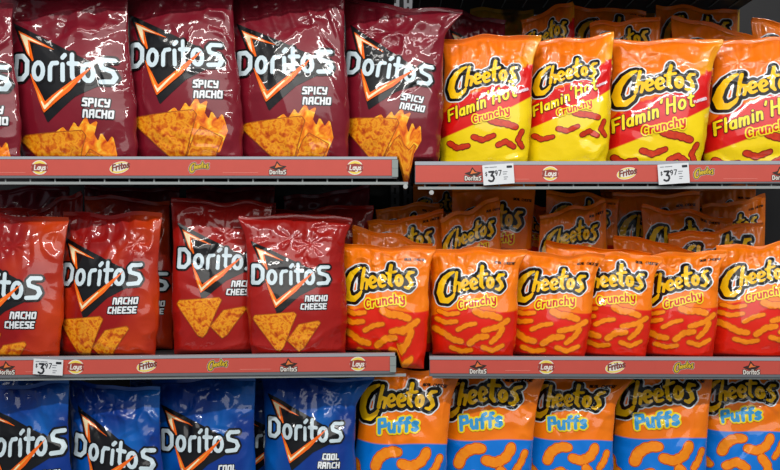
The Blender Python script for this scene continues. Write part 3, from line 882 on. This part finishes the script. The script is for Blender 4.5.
    uv2 = np.stack([np.tile((us2 + 1) / 2, 2 * (nr + 1)), np.full(len(V2), .0)], 1)
    mesh_obj('top_seal', V2, F2, [M[kind]], t, uv=uv2, smooth=True)
    # printed artwork lying on the film
    ca, sa = math.cos(math.radians(arot)), math.sin(math.radians(arot))
    for part, lab, layers in ART[kind]:
        VV = []; FF = []; fm = []; UVs = []; mats = []; k = 0
        for j, (mat, lift, p, tr_) in enumerate(layers):
            X = p[:, 0] - 50; Y = p[:, 1] - 60
            X, Y = (X * ca + Y * sa) * asc + 50 * asc + ax + 50 * (1 - asc), (-X * sa + Y * ca) * asc + 60 * asc + ay
            u = X / 50 - 1; v = 1 - Y / s.Hu
            keep_v = (v > .0) & (np.abs(u) < .99)
            kt = keep_v[tr_].any(1)
            tt = tr_[kt]
            if len(tt) == 0: continue
            ids, inv = np.unique(tt, return_inverse=True); tt = inv.reshape(tt.shape)
            VV.append(front_points(s, u[ids], v[ids], .0003 + .0003 * lift)); UVs.append(p[ids] / 100)
            FF.append(tt + k); fm += [len(mats)] * len(tt); mats.append(M[mat]); k += len(ids)
        if not VV: continue
        o = mesh_obj(part, np.concatenate(VV) - base, np.concatenate(FF), mats, t, fm, np.concatenate(UVs), True)
    return t


# burgundy tortilla chip bags, top shelf of the first bay
G1 = 'burgundy tortilla chip bags on the top shelf'
bag('spicy', 'TL', (-92, 6), (12, 8), -84, 21, 'burgundy tortilla chip bag cut off by the left edge of the photo, top shelf', yc=.072, group=G1, D=.038, yaw=.032)
bag('spicy', 'TL', (0, -4), (128, -2), 22, 137, 'burgundy tortilla chip bag, first one shown whole on the top shelf', yc=.080, art=(-2, 1, .93, -2), group=G1)
bag('spicy', 'TL', (126, -16), (233, -12), 133, 243, 'burgundy tortilla chip bag second from left among the fully shown ones on the top shelf', yc=.080, art=(-5, 4, .97, 1), group=G1)
bag('spicy', 'TL', (228, -6), (345, -8), 239, 348, 'burgundy tortilla chip bag third among the fully shown ones, beside the overhanging tilted bag', yc=.080, art=(-4, 5, .94, 0), group=G1)
bag('spicy', 'TL', (344, 2), (447, 15), 346, 438, 'burgundy tortilla chip bag tilted and overhanging the end of the top shelf', yc=.080, art=(-6, 4, .99, -6), group=G1, sag=(399, 413, 22), flare=(0, 16))
bag('spicy', 'TR', (444, 14), (505, 24), 446, 510, 'dim burgundy tortilla chip bag pushed back behind the first hot cheese snack bag', yc=.20, D=.024)

# orange, red and yellow hot cheese snack bags
G2 = 'hot cheese snack bags in the front row of the top shelf'
bag('flamin', 'TR', (444, 43), (536, 39), 440, 526, 'orange, red and yellow cheese snack bag next to the overhanging burgundy chip bag', yc=.078, D=.042, lean=.02, art=(2, 0, .97, 0), group=G2, flare=(2, 5))
bag('flamin', 'TR', (534, 46), (614, 37), 522, 606, 'hot cheese snack bag with its top corner raised highest, second of its row', yc=.078, D=.042, lean=.02, art=(0, -1, .99, 2), group=G2)
bag('flamin', 'TR', (613, 43), (717, 44), 604, 700, 'orange, red and yellow cheese snack bag third of its row, above the second price label', yc=.078, D=.044, lean=.02, art=(0, 0, 1.0, 0), group=G2, flare=(2, 6))
bag('flamin', 'TR', (714, 45), (818, 42), 704, 806, 'orange, red and yellow cheese snack bag cut by the right edge of the photo', yc=.078, D=.044, lean=.02, art=(0, 2, 1.0, 0), group=G2)
G3 = 'dim cheese snack bags behind the front row of the top shelf'
def rear(*a, **k):
    k.setdefault('D', .028); k.setdefault('lean', .01); k.setdefault('cr', .9); k.setdefault('yaw', 0.0); k['yc'] += .02
    return bag(*a, **k)
rear('potato', 'TR', (470, 13), (534, 12), 472, 537, 'dim yellow-brown crinkled bag behind the first two hot cheese snack bags', yc=.29)
rear('flamin', 'TR', (522, 24), (574, 4), 515, 580, 'dim hot cheese snack bag leaning steeply behind the second bag of the top shelf', yc=.19, D=.022, art=(0, -14, 1.1, 0), group=G3)
rear('crunchy', 'TR', (566, 8), (646, 16), 560, 640, 'dim red-brown cheese snack bag standing above the raised corner of the second hot bag', yc=.245, art=(8, -10, 1.0, 0), group=G3)
rear('crunchy', 'TR', (590, 27), (660, 21), 588, 662, 'dim orange cheese snack bag directly behind the third hot bag, lettering just showing', yc=.175, D=.022, art=(0, -9, 1.0, 4), group=G3)
rear('crunchy', 'TR', (655, 8), (738, 14), 655, 735, 'dim orange cheese snack bag farther back between the third and fourth hot bags', yc=.26, art=(4, -12, 1.0, 0), group=G3)
rear('crunchy', 'TR', (671, 19), (762, 42), 672, 750, 'dim orange cheese snack bag sloping down behind the third and fourth hot bags', yc=.185, D=.022, art=(4, -2, 1.0, 0), group=G3)
rear('crunchy', 'TR', (751, 22), (835, 34), 757, 835, 'dim orange cheese snack bag behind the fourth hot bag at the photo edge', yc=.20, D=.022, art=(0, -6, 1.0, 0), group=G3)
rear('potato', 'TR', (575, 14), (655, 17), 570, 655, 'dim yellow crinkled bag at the back of the top shelf, above the red-brown bag', yc=.34)
rear('potato', 'TR', (668, 17), (740, 14), 660, 740, 'dim yellow-brown bag farthest back over the sloping orange bag', yc=.34)

# red tortilla chip bags, middle shelf
G4 = 'red tortilla chip bags in the front row of the middle shelf'
bag('nacho', 'ML', (-50, 214), (68, 222), -42, 58, 'red tortilla chip bag cut off by the left photo edge, above the price label', yc=.080, art=(-4, 3, .86, 0), group=G4)
bag('nacho', 'ML', (62, 216), (162, 217), 61, 155, 'orange-red tortilla chip bag with crinkled pale top, second on the middle shelf', yc=.080, art=(-6, -3, .93, 1), group=G4)
bag('nachored', 'ML', (171, 202), (272, 207), 175, 262, 'deep red tortilla chip bag partly overlapped by the more crinkled bag beside it', yc=.098, D=.038, art=(-2, -1, .96, 0), group=G4, yaw=-.008)
bag('nachored', 'ML', (243, 218), (346, 221), 252, 345, 'deep red tortilla chip bag with flared top corners, beside the first orange cheese bag', yc=.064, D=.040, art=(-6, 1, .89, 0), group=G4, cr=1.15, yaw=-.012, flare=(5, 7))
G5 = 'dim red tortilla chip bags behind the front row of the middle shelf'
rear('nacho', 'ML', (84, 198), (170, 205), 90, 173, 'red tortilla chip bag whose side and last letter peep out between two front bags', yc=.152, D=.034, art=(0, 30, 1.0, 0), group=G5)
rear('nachored', 'ML', (-30, 205), (46, 214), -30, 48, 'dim wine red bag behind the leftmost red tortilla chip bag', yc=.20, group=G5)
rear('nachored', 'ML', (30, 216), (83, 194), 30, 86, 'dim wine red bag with a pointed raised corner behind the two leftmost red bags', yc=.155, D=.024, group=G5)
rear('nachored', 'ML', (204, 213), (276, 208), 205, 278, 'dim red bag straight behind the overlap of the two deep red bags', yc=.165, D=.022, group=G5, art=(0, 30, 1, 0))
rear('nachored', 'ML', (268, 214), (374, 209), 275, 362, 'dark red bag behind the flared deep red bag, corner beside the orange bags', yc=.20, D=.03, group=G5, art=(0, 50, 1, 0))
for i, (a, c, p, q, lb) in enumerate(((-20, 70, 192, 190, 'very dark wine red bag at the back of the middle shelf, leftmost'),
                         (84, 180, 188, 192, 'very dark wine red bag at the back, above the crinkled orange-red bag'),
                         (186, 275, 192, 190, 'very dark wine red bag at the back, above the first deep red bag'),
                         (284, 370, 201, 188, 'very dark wine red bag at the back with one corner rising towards the gap'))):
    rear('spicy', 'ML', (a, p), (c, q), a, c, lb, yc=.27, group=G5, art=(0, 60, 1, 0))

# orange crunchy cheese snack bags, middle shelf
G6 = 'orange cheese snack bags in the front row of the middle shelf'
bag('crunchy', 'MR', (341, 247), (432, 250), 345, 424, 'orange cheese snack bag hanging in the gap between the two middle shelves', yc=.088, D=.036, lean=.015, art=(-2, 0, 1.03, 0), group=G6, floor_py=352, sag=(397, 470, 16), flare=(2, 4))
bag('crunchy', 'MR', (430, 254), (521, 253), 433, 513, 'orange cheese snack bag nearest the start of the shorter middle shelf', yc=.078, D=.042, lean=.015, art=(0, 0, .97, 0), group=G6, flare=(3, 6))
bag('crunchy', 'MR', (520, 255), (599, 259), 508, 584, 'orange cheese snack bag second on the shorter middle shelf, overlapping its neighbours', yc=.078, D=.033, lean=.015, art=(-2, -4, 1.12, 0), group=G6, yaw=.030, flare=(2, 6))
bag('crunchy', 'MR', (575, 254), (657, 262), 574, 645, 'orange cheese snack bag third on the shorter middle shelf, C hidden by its neighbour', yc=.078, D=.033, lean=.015, art=(-2, -8, 1.12, 0), group=G6, yaw=.030, flare=(2, 6))
bag('crunchy', 'MR', (640, 262), (722, 252), 637, 712, 'orange cheese snack bag fourth on the shorter middle shelf, below the piled folded bag', yc=.078, D=.033, lean=.015, art=(-1, -4, 1.1, 2), group=G6, yaw=.030, flare=(2, 6))
bag('crunchy', 'MR', (717, 250), (806, 244), 706, 792, 'orange cheese snack bag cut by the right edge of the photo on the middle shelf', yc=.078, D=.042, lean=.015, art=(1, 0, 1.0, 2), group=G6)
G7 = 'orange cheese snack bags piled behind the front row of the middle shelf'
rear('crunchy', 'MR', (352, 229), (432, 248), 352, 430, 'plain-topped orange bag folded low just behind the orange bag in the gap', yc=.130, D=.012, art=(0, 60, 1, 0), group=G7, floor_py=352)
rear('crunchy', 'MR', (368, 226), (444, 214), 372, 446, 'shaded orange cheese snack bag behind the one hanging in the gap, lettering fully visible', yc=.17, D=.02, art=(0, -6, 1, 0), group=G7, floor_py=352)
rear('crunchy', 'MR', (376, 212), (440, 206), 376, 440, 'darker orange bag in the gap, topmost of the pile beside the red bags', yc=.22, D=.02, art=(0, -4, 1, 0), group=G7, floor_py=352)
rear('crunchy', 'MR', (441, 223), (500, 200), 442, 506, 'tilted shaded orange cheese snack bag right behind the first bag of the shorter shelf', yc=.142, D=.022, art=(0, -2, 1.1, -2), group=G7)
rear('crunchy', 'MR', (452, 190), (536, 188), 445, 525, 'dark orange bag behind the tilted one, only the end of its lettering showing', yc=.195, D=.022, art=(2, 4, 1, 0), group=G7)
rear('crunchy', 'MR', (413, 188), (470, 190), 413, 470, 'very dim bag at the back beside the slotted uprights, lettering barely lit', yc=.30, art=(0, -4, 1, 0), group=G7)
rear('crunchy', 'MR', (505, 200), (552, 212), 505, 552, 'dark sliver of an orange bag between two shaded bags of the pile', yc=.25, art=(0, 6, 1, 0), group=G7)
rear('crunchy', 'MR', (540, 219), (606, 203), 530, 612, 'shaded orange bag with a large C standing behind the second and third front bags', yc=.155, D=.018, art=(0, -2, 1, -2), group=G7)
rear('crunchy', 'MR', (546, 193), (618, 202), 540, 618, 'darker orange bag stacked behind the shaded one with the large C', yc=.198, D=.018, art=(2, -10, 1, 0), group=G7)
rear('crunchy', 'MR', (612, 197), (700, 195), 618, 700, 'darker orange bag behind the folded pile over the third and fourth front bags', yc=.236, D=.022, art=(0, 0, 1, 0), group=G7)
rear('crunchy', 'MR', (641, 208), (732, 222), 645, 728, 'shaded orange bag sloping gently, its whole brand lettering readable above the folded bags', yc=.188, D=.016, art=(-2, -6, .92, 3), group=G7)
rear('crunchy', 'MR', (668, 238), (764, 226), 668, 764, 'shaded orange bag low in the pile between the fourth and fifth front bags', yc=.155, D=.010, art=(4, -12, 1, 3), group=G7)
rear('crunchy', 'MR', (702, 210), (766, 198), 700, 764, 'dark orange bag near the shadowed right end of the pile', yc=.252, D=.02, art=(0, 0, 1, 0), group=G7)
rear('crunchy', 'MR', (690, 190), (756, 189), 690, 756, 'very dark orange bag at the back near the shadowed right end of the shelf', yc=.33, art=(0, 4, 1, 0), group=G7)
rear('crunchy', 'MR', (545, 243), (652, 258), 548, 645, 'bright orange folded bag with a pointed corner behind the second and third front bags', yc=.114, D=.005, art=(0, 60, 1, 0), group=G7)
rear('crunchy', 'MR', (613, 238), (700, 256), 616, 695, 'bright orange folded bag with a pointed corner behind the third and fourth front bags', yc=.138, D=.005, art=(0, 60, 1, 0), group=G7)
rear('crunchy', 'MR', (600, 191), (690, 192), 600, 690, 'almost black-orange bag farthest back over the sloping readable bag', yc=.39, art=(0, 4, 1, 0), group=G7)

# blue tortilla chip bags, lowest shelf
G8 = 'blue tortilla chip bags in the front row of the lowest shelf'
bag('blue', 'BL', (-34, 392), (69, 384), -34, 72, 'blue tortilla chip bag cut off by the left edge of the photo', yc=.072, art=(7, -12, .90, 0), group=G8, D=.038, yaw=.032)
bag('blue', 'BL', (67, 383), (160, 392), 77, 166, 'blue tortilla chip bag with a tall white crease down the middle, second of the row', yc=.074, art=(0, 1, .98, -6), group=G8, cr=1.15, D=.041)
bag('blue', 'BL', (152, 382), (256, 380), 162, 254, 'blue tortilla chip bag third of the row, dark bag peeping out beside it', yc=.086, art=(-4, -1, .89, 0), group=G8, D=.042)
bag('blue', 'BL', (262, 376), (358, 381), 268, 352, 'blue tortilla chip bag next to the puff bags, top corner reaching over them', yc=.080, art=(-5, -5, .92, 0), group=G8, flare=(0, 17))
G9 = 'blue bags behind the front row of the lowest shelf'
rear('blue', 'BL', (236, 380), (312, 380), 240, 315, 'dark blue bag peeping out between the third and fourth blue bags', yc=.155, D=.03, art=(-14, 12, 1, 0), group=G9)
rear('blue', 'BL', (130, 380), (196, 382), 130, 196, 'dark blue bag peeping out between the second and third blue bags', yc=.16, D=.03, art=(0, 14, 1, 0), group=G9)
rear('blue', 'BL', (-10, 378), (66, 384), -10, 70, 'dark blue bag behind the leftmost blue bags of the lowest shelf', yc=.16, D=.03, art=(0, 14, 1, 0), group=G9)

# orange and blue puff bags, lowest shelf
G10 = 'orange and blue cheese puff bags on the lowest shelf'
bag('puffs', 'BR', (361, 369), (455, 374), 350, 437, 'orange and blue puff bag beside the last blue tortilla chip bag', yc=.082, D=.038, lean=.02, yaw=.03, art=(-3, 2, 1.05, -1), group=G10, floor_py=543, flare=(2, 6))
bag('puffs', 'BR', (443, 371), (542, 373), 436, 520, 'orange and blue puff bag second of its row, C hidden behind its neighbour', yc=.082, D=.038, lean=.02, yaw=.03, art=(-6, -3, 1.08, 0), group=G10, flare=(2, 6))
bag('puffs', 'BR', (525, 374), (618, 381), 516, 606, 'orange and blue puff bag in the middle of its row with complete lettering', yc=.082, D=.038, lean=.02, yaw=.03, art=(-1, -2, 1.0, -1), group=G10, flare=(0, 16))
bag('puffs', 'BR', (617, 372), (713, 374), 606, 698, 'orange and blue puff bag fourth of its row, C behind the flared corner', yc=.082, D=.038, lean=.02, yaw=.03, art=(-5, -5, 1.1, 0), group=G10)
bag('puffs', 'BR', (702, 371), (792, 376), 688, 772, 'orange and blue puff bag fifth of its row', yc=.082, D=.038, lean=.02, yaw=.03, art=(-3, -4, 1.08, 1), group=G10)
bag('puffs', 'BR', (778, 372), (870, 376), 768, 850, 'orange and blue puff bag cut to a sliver by the right photo edge', yc=.082, D=.038, lean=.02, yaw=.03, art=(0, 2, 1.0, 0), group=G10)
